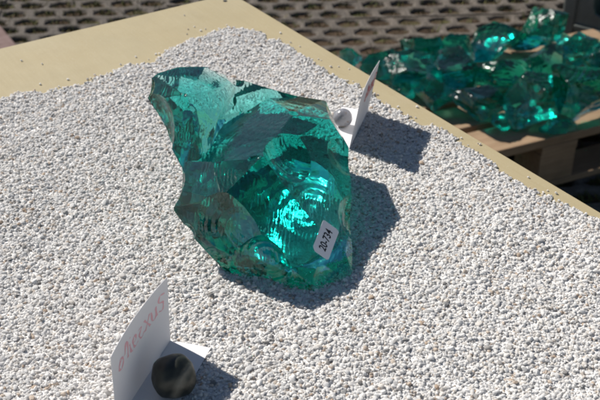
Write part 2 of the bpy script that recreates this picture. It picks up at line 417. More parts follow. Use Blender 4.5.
def field(P):
    P = P.astype(np.float32)
    Q = P + np.float32(.0009) * np.stack([sines(P, s, 70, 4) for s in (1, 2, 3)], 1)
    f1 = np.max(np.stack([facet(Q, pl, k) for k, pl in enumerate(B1)]), 0)
    f2 = np.max(np.stack([facet(Q, pl, k + 60) for k, pl in enumerate(B2)]), 0)
    f3 = np.max(np.stack([facet(Q, pl, k + 90) for k, pl in enumerate(B3)]), 0)
    f = np.minimum(np.minimum(f1, f2), f3)
    # a shell-shaped fracture with rings under the block mirrors the sun towards the front face
    rr = np.linalg.norm(Q - und_q.astype(np.float32), axis=1); DR = np.float32(.32)
    rc = np.linalg.norm(P - (und_q + ring_off).astype(np.float32), axis=1)
    dome = DR - np.linalg.norm(P - (und_q - und_n * DR).astype(np.float32), axis=1)
    dome = dome + np.sin(rc * 6.283 / (.0088 + .09 * rc) + 1.2 * sines(P, 77, 55, 3)) * .00015 * np.clip(.8 + .6 * sines(P, 76, 60, 3), .25, 1.2) + .00002 * sines(P, 79, 500, 5)
    f = np.maximum(f, np.minimum(dome, .057 - rr))
    rr = np.linalg.norm(Q - rip_c.astype(np.float32), axis=1)
    f = f + np.sin(rr * 6.283 / .0075 + 1.4 * sines(P, 78, 50, 3)) * .00002 * np.exp(-(rr / .05) ** 2)
    Qc = Q + np.float32(.0022) * np.stack([sines(P, s_, 190, 4) for s_ in (51, 52, 53)], 1)
    for (c, R_, s) in SCOOPS:
        r = np.linalg.norm((Qc if R_ < .02 else Q) - c.astype(np.float32), axis=1)
        rp = np.sin(np.linalg.norm(Q - (c + s).astype(np.float32), axis=1) * 6.283 / .006 + 1.5 * sines(P, 5, 60, 3)) * .00010
        f = np.maximum(f, (R_ - r) + rp)
    f = f + .00014 * sines(P, 21, 330, 6) * np.clip(sines(P, 22, 60, 4) * 3 + .3, 0, 1)
    return f
def scoop(px, py, z, n, R_, depth):
    p = tab(px, py, z) - O; n = np.array(n, float); n /= np.linalg.norm(n)
    return (p + n * (R_ - depth), R_, -n * R_ + np.array([.012, .006, .01]))
SCOOPS = [scoop(178, 172, .068, (-.9, -.4, .1), .045, .004), scoop(237, 86, .094, (.1, .7, .7), .012, .0025), scoop(205, 228, .05, (-.5, -.8, .15), .06, .004),
          scoop(345, 215, .03, (.9, -.2, .4), .05, .004), scoop(232, 245, .035, (-.35, -.85, .35), .07, .0045), scoop(258, 268, .014, (-.15, -.95, .2), .05, .004),
          scoop(330, 272, .012, (.3, -.9, .35), .03, .003), scoop(235, 190, .088, (-.1, -.6, .8), .04, .003), scoop(300, 150, .078, (.3, -.6, .7), .05, .003),
          scoop(340, 160, .052, (.7, -.3, .7), .035, .0035), scoop(150, 92, .105, (-.8, -.1, .5), .03, .003), scoop(165, 128, .08, (-.8, -.5, .2), .06, .003)]

cr_ = np.random.default_rng(12); CHIPS = []
for pls_ in (body_pts, beak_pts, bridge_pts):                    # chipped edges and corners
    for k in range(70 if pls_ is body_pts else 14):
        i_, j_ = cr_.integers(len(pls_), size=2)
        if i_ == j_ or np.linalg.norm(pls_[i_] - pls_[j_]) > .075: continue
        p = pls_[i_] + (pls_[j_] - pls_[i_]) * cr_.uniform(0, 1)
        vals = [(float(pl[0] @ p - pl[1]), pl[0]) for pl in (B1 if pls_ is body_pts else B2 if pls_ is beak_pts else B3)]
        ns = [n for d_, n in vals if d_ > -.0015]
        if len(ns) < 2: continue
        n = sum(ns) + cr_.normal(0, .35, 3); n /= np.linalg.norm(n); r_ = cr_.uniform(.005, .016)
        CHIPS.append((p + n * (r_ - cr_.uniform(.0008, .0024)), r_, -n * r_))
SCOOPS += CHIPS; print('chips', len(CHIPS))
def dual_contour(field, lo, hi, h):
    n = np.ceil((hi - lo) / h).astype(int) + 1
    ax = [lo[i] + h * np.arange(n[i]) for i in range(3)]
    G = np.empty(tuple(n), np.float32)
    K = 6                                              # coarse pass, then only the cells near the surface
    nc = (n + K - 1) // K + 1
    cg = np.stack(np.meshgrid(*[lo[i] + h * K * np.arange(nc[i]) for i in range(3)], indexing='ij'), -1).reshape(-1, 3)
    Cf = field(cg).reshape(tuple(nc)); near = np.abs(Cf) < h * K * 1.9
    for axis in range(3): near = near | np.roll(near, 1, axis) | np.roll(near, -1, axis)
    ii = [np.minimum((np.arange(n[i]) + K // 2) // K, nc[i] - 1) for i in range(3)]
    G[:] = Cf[np.ix_(*ii)]
    act = np.argwhere(near[np.ix_(*ii)])
    for k in range(0, len(act), 400000):
        A_ = act[k:k + 400000]; G[tuple(A_.T)] = field(lo + A_ * h)
    nrm_e = h * .25
    cells, pos, nor, quads_e = [], [], [], []
    dims = n
    def cid(I): return (I[:, 0] * dims[1] + I[:, 1]) * dims[2] + I[:, 2]
    for axis in range(3):
        s0 = [slice(None)] * 3; s1 = [slice(None)] * 3; s0[axis] = slice(0, -1); s1[axis] = slice(1, None)
        A, Bv = G[tuple(s0)], G[tuple(s1)]
        I = np.argwhere((A < 0) != (Bv < 0))
        o1, o2 = (axis + 1) % 3, (axis + 2) % 3
        I = I[(I[:, o1] > 0) & (I[:, o2] > 0) & (I[:, o1] < dims[o1] - 1) & (I[:, o2] < dims[o2] - 1)]
        p0 = lo + I * h; p1 = p0.copy(); p1[:, axis] += h
        f0 = G[tuple(I.T)].astype(float); J = I.copy(); J[:, axis] += 1; f1 = G[tuple(J.T)].astype(float)
        inside0 = f0 < 0
        a_, b_ = np.zeros(len(I)), np.ones(len(I)); t = f0 / (f0 - f1)
        for _ in range(4):
            p = p0 + (p1 - p0) * t[:, None]; fv = field(p); same = (fv < 0) == inside0
            a_ = np.where(same, t, a_); b_ = np.where(same, b_, t); t = (a_ + b_) / 2
        p = p0 + (p1 - p0) * t[:, None]
        g = np.stack([field(p + np.eye(3)[k] * nrm_e) - field(p - np.eye(3)[k] * nrm_e) for k in range(3)], 1).astype(float)
        g /= np.linalg.norm(g, axis=1)[:, None] + 1e-12
        q = []
        for (d1, d2) in ((0, 0), (-1, 0), (-1, -1), (0, -1)):
            K = I.copy(); K[:, o1] += d1; K[:, o2] += d2; ci = cid(K); q.append(ci)
            cells.append(ci); pos.append(p); nor.append(g)
        q = np.stack(q, 1); q[~inside0] = q[~inside0][:, ::-1]; quads_e.append(q)
    cells = np.concatenate(cells); pos = np.concatenate(pos); nor = np.concatenate(nor)
    uid, inv_ = np.unique(cells, return_inverse=True); m = len(uid)
    cnt = np.bincount(inv_, minlength=m).astype(float)
    mass = np.stack([np.bincount(inv_, pos[:, k], m) / cnt for k in range(3)], 1)
    ATA = np.empty((m, 3, 3)); ATb = np.empty((m, 3)); rel = ((pos - mass[inv_]) * nor).sum(1)
    for i in range(3):
        ATb[:, i] = np.bincount(inv_, nor[:, i] * rel, m)
        for j in range(3): ATA[:, i, j] = np.bincount(inv_, nor[:, i] * nor[:, j], m)
    ATA += np.eye(3) * .03
    x = np.linalg.solve(ATA, ATb[..., None])[..., 0]
    L = np.linalg.norm(x, axis=1); x *= np.minimum(1, (h * .9) / (L + 1e-12))[:, None]
    V = mass + x
    F = np.searchsorted(uid, np.concatenate(quads_e))
    return V, F
allp = np.array(body_pts + beak_pts + bridge_pts)
V, F = dual_contour(field, allp.min(0) - .008, allp.max(0) + .008, 0.00112)
V[:, 2] = np.maximum(V[:, 2], -.0035)
me = bpy.data.meshes.new('glass_block'); me.from_pydata(V.tolist(), [], F.tolist())
bm = bmesh.new(); bm.from_mesh(me)
bmesh.ops.recalc_face_normals(bm, faces=bm.faces[:])
seen, best = set(), []
for v in bm.verts:                                   # keep the one big shell
    if v in seen: continue
    comp, st = [], [v]; seen.add(v)
    while st:
        q = st.pop(); comp.append(q)
        for e_ in q.link_edges:
            o_ = e_.other_vert(q)
            if o_ not in seen: seen.add(o_); st.append(o_)
    if len(comp) > len(best): best = comp
keep = set(best); bmesh.ops.delete(bm, geom=[v for v in bm.verts if v not in keep], context='VERTS')
BVH = BVHTree.FromBMesh(bm)
bpy.data.meshes.remove(me)
me = bm_mesh('glass_block', bm, M_GLASS, True, R(32))
block = link('glass_block', me); block.location = O + [0, 0, .0025]
tag(block, 'large teal glass block with a shell-shaped fracture and number sticker on white grit', 'glass block')

# number sticker on the lower right of the block
def hit(px, py):
    d = Vector(ray(px, py)).normalized(); o_ = Vector(CAM - O)
    h = BVH.ray_cast(o_, d); return h[0], h[1]
sq = [(309.5, 253), (325.8, 264), (337, 234), (321, 223.5)]     # text starts at the first corner, runs to the last
hc = [hit(*p)[0] for p in sq]
if any(x is None for x in hc): hc = [Vector(tab(p[0], p[1], .02) - O) for p in sq]
ctr_h = sum(hc, Vector()) / 4
ex = ((hc[3] - hc[0]) + (hc[2] - hc[1])).normalized(); ey = ((hc[0] - hc[1]) + (hc[3] - hc[2])).normalized()
nz = ex.cross(ey).normalized(); ey = nz.cross(ex)
if nz.dot(Vector(cam_l) - ctr_h) < 0: nz = -nz
off = 0.0
for i in range(7):                                   # lift the sticker just clear of the rippled glass
    for j in range(7):
        u, v_ = i / 6, j / 6
        p = (hc[0] * (1 - u) + hc[3] * u) * v_ + (hc[1] * (1 - u) + hc[2] * u) * (1 - v_)
        h = BVH.ray_cast(p + nz * .02, -nz, .04)
        if h[0] is not None: off = max(off, (h[0] - p).dot(nz))
off = min(off, .004) + .0003
SW = ((hc[3] - hc[0]).length + (hc[2] - hc[1]).length) / 2; SH = ((hc[0] - hc[1]).length + (hc[3] - hc[2]).length) / 2
print('sticker', SW, SH, off, 'verts', len(me.vertices))
stick = empty('number_sticker', ctr_h + Vector(O) + Vector((0, 0, .0025)) + nz * off)
stick.rotation_euler = Matrix((ex, ey, nz)).transposed().to_euler()
tag(stick, 'small white paper sticker printed 20-734 stuck to the glass block', 'sticker')
x0, y0, cc = SW / 2, SH / 2, SH * .17
oc = [(-x0 + cc * .5, -y0), (x0 - cc * .4, -y0), (x0, -y0 + cc), (x0, y0 - cc * .4), (x0 - cc * .3, y0), (-x0 + cc, y0), (-x0, y0 - cc), (-x0, -y0 + cc * .5)]
sv = [(x, y, 0) for x, y in oc] + [(x, y, .00018) for x, y in oc]
link('label_paper', mesh('label_paper', sv, [tuple(range(7, -1, -1)), tuple(range(8, 16))] + [(i, (i + 1) % 8, 8 + (i + 1) % 8, 8 + i) for i in range(8)], M_STICK), stick)
tc = bpy.data.curves.new('t', 'FONT'); tc.body = '20-734'; tc.align_x = 'CENTER'; tc.align_y = 'CENTER'; tc.size = SH * .58; tc.offset = SH * .012
to = bpy.data.objects.new('t', tc); COL.objects.link(to)
bpy.context.view_layer.update()
tm = bpy.data.meshes.new_from_object(to.evaluated_get(bpy.context.evaluated_depsgraph_get()))
bpy.data.objects.remove(to); bpy.data.curves.remove(tc)
xs = [v.co.x for v in tm.vertices]; sx = SW * .66 / (max(xs) - min(xs))
for v in tm.vertices: v.co.x *= sx
tm.materials.clear(); tm.materials.append(M_BLACK)
num = link('printed_number', tm, stick); num.location = (0, -.0002, .0003)

# ------------------------------------------------------------------ cards and pebbles
def stroke_mesh(name, lines, wdt, fn, mat):
    vs_, fs = [], []
    for ln in lines:
        pts = []
        for k in range(len(ln) - 1):
            p0 = ln[max(k - 1, 0)]; p1 = ln[k]; p2 = ln[k + 1]; p3 = ln[min(k + 2, len(ln) - 1)]
            for s in range(4):
                t = s / 4; pts.append(tuple(.5 * (2 * p1[i] + (p2[i] - p0[i]) * t + (2 * p0[i] - 5 * p1[i] + 4 * p2[i] - p3[i]) * t * t + (3 * p1[i] - p0[i] - 3 * p2[i] + p3[i]) * t ** 3) for i in (0, 1)))
        pts.append(ln[-1]); b = len(vs_)
        for k, p in enumerate(pts):
            q0, q1 = pts[max(k - 1, 0)], pts[min(k + 1, len(pts) - 1)]; dx, dy = q1[0] - q0[0], q1[1] - q0[1]; L = math.hypot(dx, dy) + 1e-9
            ww = wdt * (.75 + .35 * math.sin(k * 1.3 + len(ln)))
            vs_ += [fn(p[0] - dy / L * ww, p[1] + dx / L * ww), fn(p[0] + dy / L * ww, p[1] - dx / L * ww)]
        for k in range(len(pts) - 1): fs.append((b + 2 * k, b + 2 * k + 1, b + 2 * k + 3, b + 2 * k + 2))
    return mesh(name, vs_, fs, mat)
def card(loc, along, side, length, height, flap, lean, curl, label, z0):
    """an L-folded card: origin at one end of the fold, `along` the fold, flap towards `side`"""
    e = empty('folded_card', loc); tag(e, label, 'card', 'folded paper cards weighted with pebbles')
    al = Vector((*along, 0)).normalized(); sd = Vector((-al.y, al.x, 0)) * side; up = Vector((0, 0, 1))
    def panel_pt(u, v, o=0.0):       # u along the fold 0..length, v up 0..height
        k = v / height
        return al * u + up * (v * math.cos(lean)) - sd * (v * math.sin(lean) - curl * (4 * (u / length - .5) ** 2 - 1) * k - o)
    def flap_pt(u, v, o=0.0): return al * u + sd * v + up * (o + .0012 * math.sin(v / flap * 1.6) + .0004)
    for nm, fn, hh in (('standing_panel', panel_pt, height), ('folded_flap', flap_pt, flap)):
        n1, n2 = 12, 6; vs_, fs = [], []
        for o in (0.0, .0003):
            for j in range(n2 + 1):
                for i in range(n1 + 1): vs_.append(fn(length * i / n1, hh * j / n2 + (.0004 if nm == 'folded_flap' else 0), o))
        K = (n1 + 1) * (n2 + 1)
        idx = lambda i, j, l: l * K + j * (n1 + 1) + i
        for j in range(n2):
            for i in range(n1):
                fs.append((idx(i, j, 0), idx(i + 1, j, 0), idx(i + 1, j + 1, 0), idx(i, j + 1, 0)))
                fs.append((idx(i, j + 1, 1), idx(i + 1, j + 1, 1), idx(i + 1, j, 1), idx(i, j, 1)))
        for i in range(n1):
            fs.append((idx(i, 0, 1), idx(i + 1, 0, 1), idx(i + 1, 0, 0), idx(i, 0, 0))); fs.append((idx(i, n2, 0), idx(i + 1, n2, 0), idx(i + 1, n2, 1), idx(i, n2, 1)))
        for j in range(n2):
            fs.append((idx(0, j, 0), idx(0, j + 1, 0), idx(0, j + 1, 1), idx(0, j, 1))); fs.append((idx(n1, j, 1), idx(n1, j + 1, 1), idx(n1, j + 1, 0), idx(n1, j, 0)))
        link(nm, mesh(nm, vs_, fs, M_CARD, True, R(40)), e)
    return e, panel_pt
# handwriting as strokes: x 0..1 along the word as seen, y 0..1 up (mirrored, since the ink shows through the paper)
WORD = [[(.03, .35), (.07, .62), (.12, .40), (.07, .10), (.02, .25), (.06, .48), (.16, .50)],
        [(.16, .48), (.20, .95), (.23, .75), (.21, .15)], [(.27, .60), (.28, .20), (.32, .12)], [(.285, .85), (.29, .88)],
        [(.33, .40), (.40, .45), (.38, .68), (.33, .50), (.36, .15), (.43, .2)],
        [(.45, .62), (.52, .60), (.46, .35), (.50, .12), (.56, .25)],
        [(.58, .15), (.69, .70)], [(.58, .70), (.68, .12)],
        [(.72, .65), (.73, .20), (.79, .18), (.81, .65), (.82, .15)],
        [(.98, .80), (.90, .92), (.87, .65), (.95, .45), (.93, .10), (.86, .22)]]
GZ = 0.004                                            # mean depth of the grit
# front card: fold from its far end towards the camera, flap to the right
c0 = tab(170, 341, GZ)
front, fpt = card((c0[0], c0[1], c0[2]), (-.30, -.954), 1, .094, .063, .034, R(-2), .0030,
                  'white folded card with faint red show-through writing under the dark pebble in front', TABLE)
def front_ink(o):
    def fn(u, v): return fpt(.004 + (1 - u) * .080, .037 + v * .018, o)
    return fn
link('writing_showing_through', stroke_mesh('writing_showing_through', WORD, .018, front_ink(.0004), M_INK2), front)
link('red_writing', stroke_mesh('red_writing', WORD, .018, front_ink(-.0003), M_INK), front)
# rear card: flap to the left, panel leaning right
p0 = tab(349, 150, GZ); q0 = tab(367.5, 104, GZ); dirr = (q0 - p0)[:2]
rear, rpt = card(tuple(p0), (.27, .963), 1, .088, .064, .029, R(10), -.0015,
                 'white folded card leaning beside the grey pebble behind the glass block', TABLE)
def rear_ink(u, v): return rpt(.040 + u * .046, .034 + v * .020, -.0004)
link('red_writing', stroke_mesh('red_writing', WORD, .026, rear_ink, M_INK), rear)

def pebble(name, loc, rad, seed, mat, cut=None, rot=(0, 0, 0)):
    bm = bmesh.new(); bmesh.ops.create_icosphere(bm, subdivisions=5, radius=1)
    for v in bm.verts:
        d = v.co.normalized(); k = 1 + .09 * mnoise.noise(d * 1.2 + Vector((seed, 0, 0))) + .03 * mnoise.noise(d * 3.4 + Vector((0, seed, 0)))
        p = d * k
        if cut:
            for (n, c, soft) in cut:
                n = Vector(n).normalized(); s = p.dot(n) - c
                if s > 0: p -= n * (s * soft)
        v.co = Vector((p.x * rad[0], p.y * rad[1], p.z * rad[2]))
    zs = min(v.co.z for v in bm.verts)
    o = link(name, bm_mesh(name, bm, mat, True)); o.rotation_euler = rot
    bpy.context.view_layer.update()
    lowest = min((o.matrix_world.to_3x3() @ v.co).z for v in o.data.vertices)
    o.location = (loc[0], loc[1], loc[2] - lowest); return o
pc = tab(173.5, 381, GZ + .010)
pb = pebble('pebble', (pc[0] + .001, pc[1] - .003, TABLE + GZ + .0016), (.0162, .0150, .0165), 3.0, M_PEB, None, (R(-14), R(10), R(8)))
tag(pb, 'dark olive black pebble weighing down the front card', 'pebble', 'pebbles weighing down cards')
pc = tab(342.5, 119, GZ + .010)
pb2 = pebble('pebble', (pc[0], pc[1], TABLE + GZ + .0016), (.0103, .0100, .0098), 8.0, M_PEB2, [((.2, -.9, .3), .8, .6)], (R(10), R(20), 0))
tag(pb2, 'smooth grey pebble weighing down the rear card behind the glass', 'pebble', 'pebbles weighing down cards')

# ------------------------------------------------------------------ white grit
bnd_px = [(-60, 108), (0, 98), (60, 89), (110, 73), (150, 61), (180, 45), (210, 32), (235, 27), (255, 32), (290, 47), (312, 60), (340, 78), (375, 97), (420, 125), (442, 131), (465, 144), (489, 159), (500, 170), (525, 185), (540, 193), (574, 210), (600, 224), (640, 246)]
bnd = [tab(x, y)[:2] for x, y in bnd_px]
bl = np.array([((p - board_c[:2]) @ db, (p - board_c[:2]) @ da) for p in bnd])   # board coordinates: b along right edge, a along left edge
poly = np.vstack([bl, [[1.25, bl[-1, 1]], [1.25, .93], [bl[0, 0], .93]]])
def inside(P, poly):
    x, y = P[:, 0], P[:, 1]; r = np.zeros(len(P), bool); j = len(poly) - 1
    for i in range(len(poly)):
        xi, yi = poly[i]; xj, yj = poly[j]
        c = ((yi > y) != (yj > y)) & (x < (xj - xi) * (y - yi) / (yj - yi + 1e-12) + xi); r ^= c; j = i
    return r
def edge_dist(P, poly):
    d = np.full(len(P), 9.0)
    for i in range(len(poly)):
        a_, b_ = poly[i], poly[(i + 1) % len(poly)]; ab = b_ - a_; t = np.clip(((P - a_) @ ab) / (ab @ ab + 1e-12), 0, 1)
        d = np.minimum(d, np.linalg.norm(P - a_ - t[:, None] * ab, axis=1))
    return d
def to_world(P): return board_c[:2] + P[:, :1] * db + P[:, 1:2] * da
def height(W, ed):
    P3 = np.column_stack([W, np.zeros(len(W))]).astype(np.float32)
    return np.clip(ed / .018, .12, 1) * (GZ - .0018 + .0019 * sines(P3, 31, 50, 6) + .0011 * sines(P3, 32, 130, 6))
S = .00196
bx = np.arange(.0, 1.25, S); ay = np.arange(.0, .93, S * .87)
gx, gy = np.meshgrid(bx, ay, indexing='ij'); gx = gx + ((np.arange(len(ay)) % 2) * S / 2)[None, :]
P = np.column_stack([gx.ravel(), gy.ravel()]) + RNG.normal(0, S * .30, (gx.size, 2))
edn = edge_dist(P, poly); ins = inside(P, poly)
sgn = np.where(ins, edn, -edn)
Wd = to_world(P); P3 = np.column_stack([Wd, np.zeros(len(Wd))]).astype(np.float32)
rag = .009 * sines(P3, 41, 110, 5) + .006 * sines(P3, 42, 420, 5) - .004 * RNG.random(len(P3))
keep = (sgn + rag > 0)
# drop what neither the photo nor a camera a step aside can see
fw = Wd[:, 1] * math.cos(PITCH) + HC * math.sin(PITCH); up = Wd[:, 1] * math.sin(PITCH) - HC * math.cos(PITCH)
pxx = 300 + F_PX * Wd[:, 0] / fw; pyy = 200 - F_PX * up / fw
keep &= (pxx > -170) & (pxx < 770) & (pyy < 520)
P, sgn, Wd = P[keep], sgn[keep], Wd[keep]
hz = height(Wd, np.maximum(sgn, 0))
zz = TABLE + hz + RNG.normal(0, .00026, len(P)) + .0006
sc = np.clip(RNG.lognormal(-.05, .31, len(P)), .6, 1.9) * .00152
# second, sparse layer lying on top
k2 = RNG.random(len(P)) < .18
W2 = Wd[k2] + RNG.normal(0, .001, (k2.sum(), 2)); z2 = zz[k2] + .0014; s2 = sc[k2] * RNG.uniform(.8, 1.15, k2.sum()); m2 = sgn[k2] > .004
W2, z2, s2 = W2[m2], z2[m2], s2[m2]
# loose grains on the bare board
px_l = np.column_stack([RNG.uniform(-40, 640, 5500), RNG.uniform(0, 235, 5500)])
wl = np.array([tab(x, y)[:2] for x, y in px_l]); plb = np.column_stack([(wl - board_c[:2]) @ db, (wl - board_c[:2]) @ da])
ed_l = edge_dist(plb, poly); ok = ~inside(plb, poly) & (plb.min(1) > .006) & (RNG.random(len(plb)) < .015 + .55 * np.exp(-ed_l / .010))
wl = wl[ok]; sl = RNG.uniform(.6, 1.2, len(wl)) * .0015; zl = TABLE + sl * .75
AW = np.vstack([np.column_stack([Wd, zz]), np.column_stack([W2, z2]), np.column_stack([wl, zl])]); AS = np.concatenate([sc, s2, sl])
# nothing inside the pebbles
for o in (pb, pb2):
    AWm = (np.abs(AW[:, 0] - o.location.x) < .013) & (np.abs(AW[:, 1] - o.location.y) < .013) & (AW[:, 2] > TABLE + GZ + .001)
    AW, AS = AW[~AWm], AS[~AWm]
# keep grains from poking through the flaps
for e_, al_, fl_, ln_ in ((front, Vector((-.30, -.954, 0)).normalized(), .034, .094), (rear, Vector((.27, .963, 0)).normalized(), .029, .088)):
    sd_ = np.array([-al_.y, al_.x]); rel = AW[:, :2] - np.array(e_.location)[:2]; u_ = rel @ np.array([al_.x, al_.y]); v_ = rel @ sd_
    mm = (u_ > 0) & (u_ < ln_) & (v_ > -.001) & (v_ < fl_)
    AW[mm, 2] = np.minimum(AW[mm, 2], TABLE + GZ - .0016)
print('grains', len(AW))
pm = bpy.data.meshes.new('white_grit'); pm.vertices.add(len(AW)); pm.vertices.foreach_set('co', AW.astype(np.float32).ravel())
at_s = pm.attributes.new('gs', 'FLOAT', 'POINT'); at_s.data.foreach_set('value', AS.astype(np.float32))
at_r = pm.attributes.new('gr', 'FLOAT_VECTOR', 'POINT'); at_r.data.foreach_set('vector', np.column_stack([RNG.normal(0, .35, (len(AW), 2)), RNG.uniform(0, 6.283, len(AW))]).astype(np.float32).ravel())
at_i = pm.attributes.new('gi', 'INT', 'POINT'); at_i.data.foreach_set('value', RNG.integers(0, 6, len(AW)).astype(np.int32))
grit = link('white_grit', pm)
tag(grit, 'white marble grit spread over the yellow board', 'grit', kind='stuff')
# the bed under the loose grains, plus six grain shapes
gcol = bpy.data.collections.new('grain_shapes')
for k in range(6):
    bm = bmesh.new(); bmesh.ops.create_icosphere(bm, subdivisions=2, radius=1); rs = random.Random(k)
    pls = [(Vector((rs.gauss(0, 1), rs.gauss(0, 1), rs.gauss(0, 1))).normalized(), rs.uniform(.55, .85)) for _ in range(9)]
    ax3 = (rs.uniform(.95, 1.25), rs.uniform(.8, 1.0), rs.uniform(.58, .8))
    for v in bm.verts:
        p = v.co.normalized()
        for n_, c_ in pls:
            s_ = p.dot(n_) - c_
            if s_ > 0: p -= n_ * s_ * .96
        v.co = Vector((p.x * ax3[0], p.y * ax3[1], p.z * ax3[2]))
    o = bpy.data.objects.new('grain', bm_mesh('grain', bm, M_GRAIN, True, R(28))); gcol.objects.link(o)
nb = 240
bb = np.linspace(0.0, 1.25, nb); aa = np.linspace(0, .93, nb)
GX, GY = np.meshgrid(bb, aa, indexing='ij'); BP = np.column_stack([GX.ravel(), GY.ravel()])
bi = inside(BP, poly); be = edge_dist(BP, poly); bw = to_world(BP); hb = height(bw, np.maximum(be, .02))
bzz = TABLE + np.where(bi, np.clip(be / .02, 0, 1) * (hb + .0005), -.0) + .0003
fcs = []
for i in range(nb - 1):
    for j in range(nb - 1):
        ids = (i * nb + j, (i + 1) * nb + j, (i + 1) * nb + j + 1, i * nb + j + 1)
        if all(bi[k] and be[k] > .014 for k in ids): fcs.append(ids[::-1])
bed = mesh('grit_bed', np.column_stack([bw, bzz]), fcs, M_BED, True)
bed_o = bpy.data.objects.new('grit_bed', bed); gcol2 = bpy.data.collections.new('grit_bed_source'); gcol2.objects.link(bed_o)
ng = bpy.data.node_groups.new('grit_scatter', 'GeometryNodeTree')
ng.interface.new_socket('Geometry', in_out='INPUT', socket_type='NodeSocketGeometry'); ng.interface.new_socket('Geometry', in_out='OUTPUT', socket_type='NodeSocketGeometry')
gn = lambda k: ng.nodes.new(k)
gi, go = gn('NodeGroupInput'), gn('NodeGroupOutput')
iop, ci, jn, obi = gn('GeometryNodeInstanceOnPoints'), gn('GeometryNodeCollectionInfo'), gn('GeometryNodeJoinGeometry'), gn('GeometryNodeObjectInfo')
ci.inputs['Collection'].default_value = gcol; ci.inputs['Separate Children'].default_value = True; ci.inputs['Reset Children'].default_value = True
obi.inputs['Object'].default_value = bed_o
def na(nm, t):
    x = gn('GeometryNodeInputNamedAttribute'); x.data_type = t; x.inputs['Name'].default_value = nm; return x.outputs['Attribute']
e2r = gn('FunctionNodeEulerToRotation'); L = ng.links.new
m2p = gn('GeometryNodeMeshToPoints')
L(gi.outputs[0], m2p.inputs['Mesh']); L(m2p.outputs[0], iop.inputs['Points']); L(ci.outputs[0], iop.inputs['Instance'])
iop.inputs['Pick Instance'].default_value = True
L(na('gi', 'INT'), iop.inputs['Instance Index']); L(na('gr', 'FLOAT_VECTOR'), e2r.inputs[0]); L(e2r.outputs[0], iop.inputs['Rotation']); L(na('gs', 'FLOAT'), iop.inputs['Scale'])
L(iop.outputs[0], jn.inputs[0]); L(obi.outputs['Geometry'], jn.inputs[0]); L(jn.outputs[0], go.inputs[0])
md = grit.modifiers.new('grit_scatter', 'NODES'); md.node_group = ng
pm.materials.append(M_BED)

# ------------------------------------------------------------------ pallet with glass rubble
PZ = 0.144
fr = at(504, 150, PZ); pe = math.atan2(.42, .907)
pal = empty('pallet', (fr[0] - .30 * .907, fr[1] - .30 * .42, 0), pe)
tag(pal, 'weathered wooden pallet loaded with green glass chunks', 'pallet')
PLN, PDP = .92, .47
def pbox(name, x, y, z, sx, sy, sz):
    o = link(name, box_mesh(name, sx, sy, sz, M_PALLET, .0025), pal); o.location = (x, y, z); o.rotation_euler.z = random.uniform(-.003, .003); return o
for y, wd in ((.052, .100), (.175, .100), (.297, .100), (.419, .100)):
    pbox('deck_board', PLN / 2, y, PZ - .0222, PLN, wd, .022)
for x in (.06, .46, .86): pbox('stringer_board', x, PDP / 2, PZ - .0445, .10, PDP - .004, .022)
for x in (.06, .46, .86):
    for y in (.052, .235, .419): pbox('block', x, y, .0225, .10, .096, .0765)
for y in (.052, .235, .419): pbox('base_board', PLN / 2, y, 0.005, PLN, .098, .017)

def shard_mesh(seed, sx, sy, sz, lvl=5):
    r = np.random.default_rng(seed); bm = bmesh.new(); bmesh.ops.create_icosphere(bm, subdivisions=lvl, radius=1)
    D = np.array([v.co for v in bm.verts]); D /= np.linalg.norm(D, axis=1)[:, None]
    np_ = 13; best_ = np.full(len(D), 9.0)
    dirs = r.normal(size=(np_, 3)); dirs /= np.linalg.norm(dirs, axis=1)[:, None]
    for it in range(30):                              # spread the facets
        dd = dirs[:, None] - dirs[None]; q = (dd ** 2).sum(-1) + np.eye(np_); dirs = dirs + .02 * (dd / q[..., None] ** 1.5).sum(1); dirs /= np.linalg.norm(dirs, axis=1)[:, None]
    dirs = dirs + r.normal(0, .22, dirs.shape); dirs /= np.linalg.norm(dirs, axis=1)[:, None]
    Dw = D + .018 * np.stack([sines(D.astype(np.float32), seed * 3 + s, 6, 4) for s in range(3)], 1)
    for n_ in dirs:
        c_ = r.uniform(.42, 1.0); nd = np.maximum(Dw @ n_, 1e-3); r0 = np.minimum(c_ / nd, 3); p = Dw * r0[:, None]
        t2 = np.maximum((p ** 2).sum(1) - (p @ n_) ** 2, 0); qd = n_ * c_ + np.cross(n_, r.normal(size=3)) * .7
        k_ = r.uniform(0, .42); cc_ = c_ * (1 + k_ * (np.minimum(t2, 1.5) - .5)) + .012 * np.sin(np.linalg.norm(p - qd, axis=1) * r.uniform(20, 45)) * r.uniform(.3, 1)
        best_ = np.minimum(best_, np.where(Dw @ n_ > .02, cc_ / nd, 9))
    best_ = np.minimum(best_, 1.5) + .014 * sines(D.astype(np.float32), seed + 9, 26, 6)
    V_ = D * best_[:, None]; V_ -= (V_.max(0) + V_.min(0)) / 2; V_ *= np.array([sx, sy, sz]) / (V_.max(0) - V_.min(0)); V_[:, 2] -= V_[:, 2].min()
    for v, c_ in zip(bm.verts, V_): v.co = c_
    return bm_mesh('glass_chunk', bm, M_GLASS_BG, True, R(30))
G1 = 'green glass chunks heaped on the pallet'
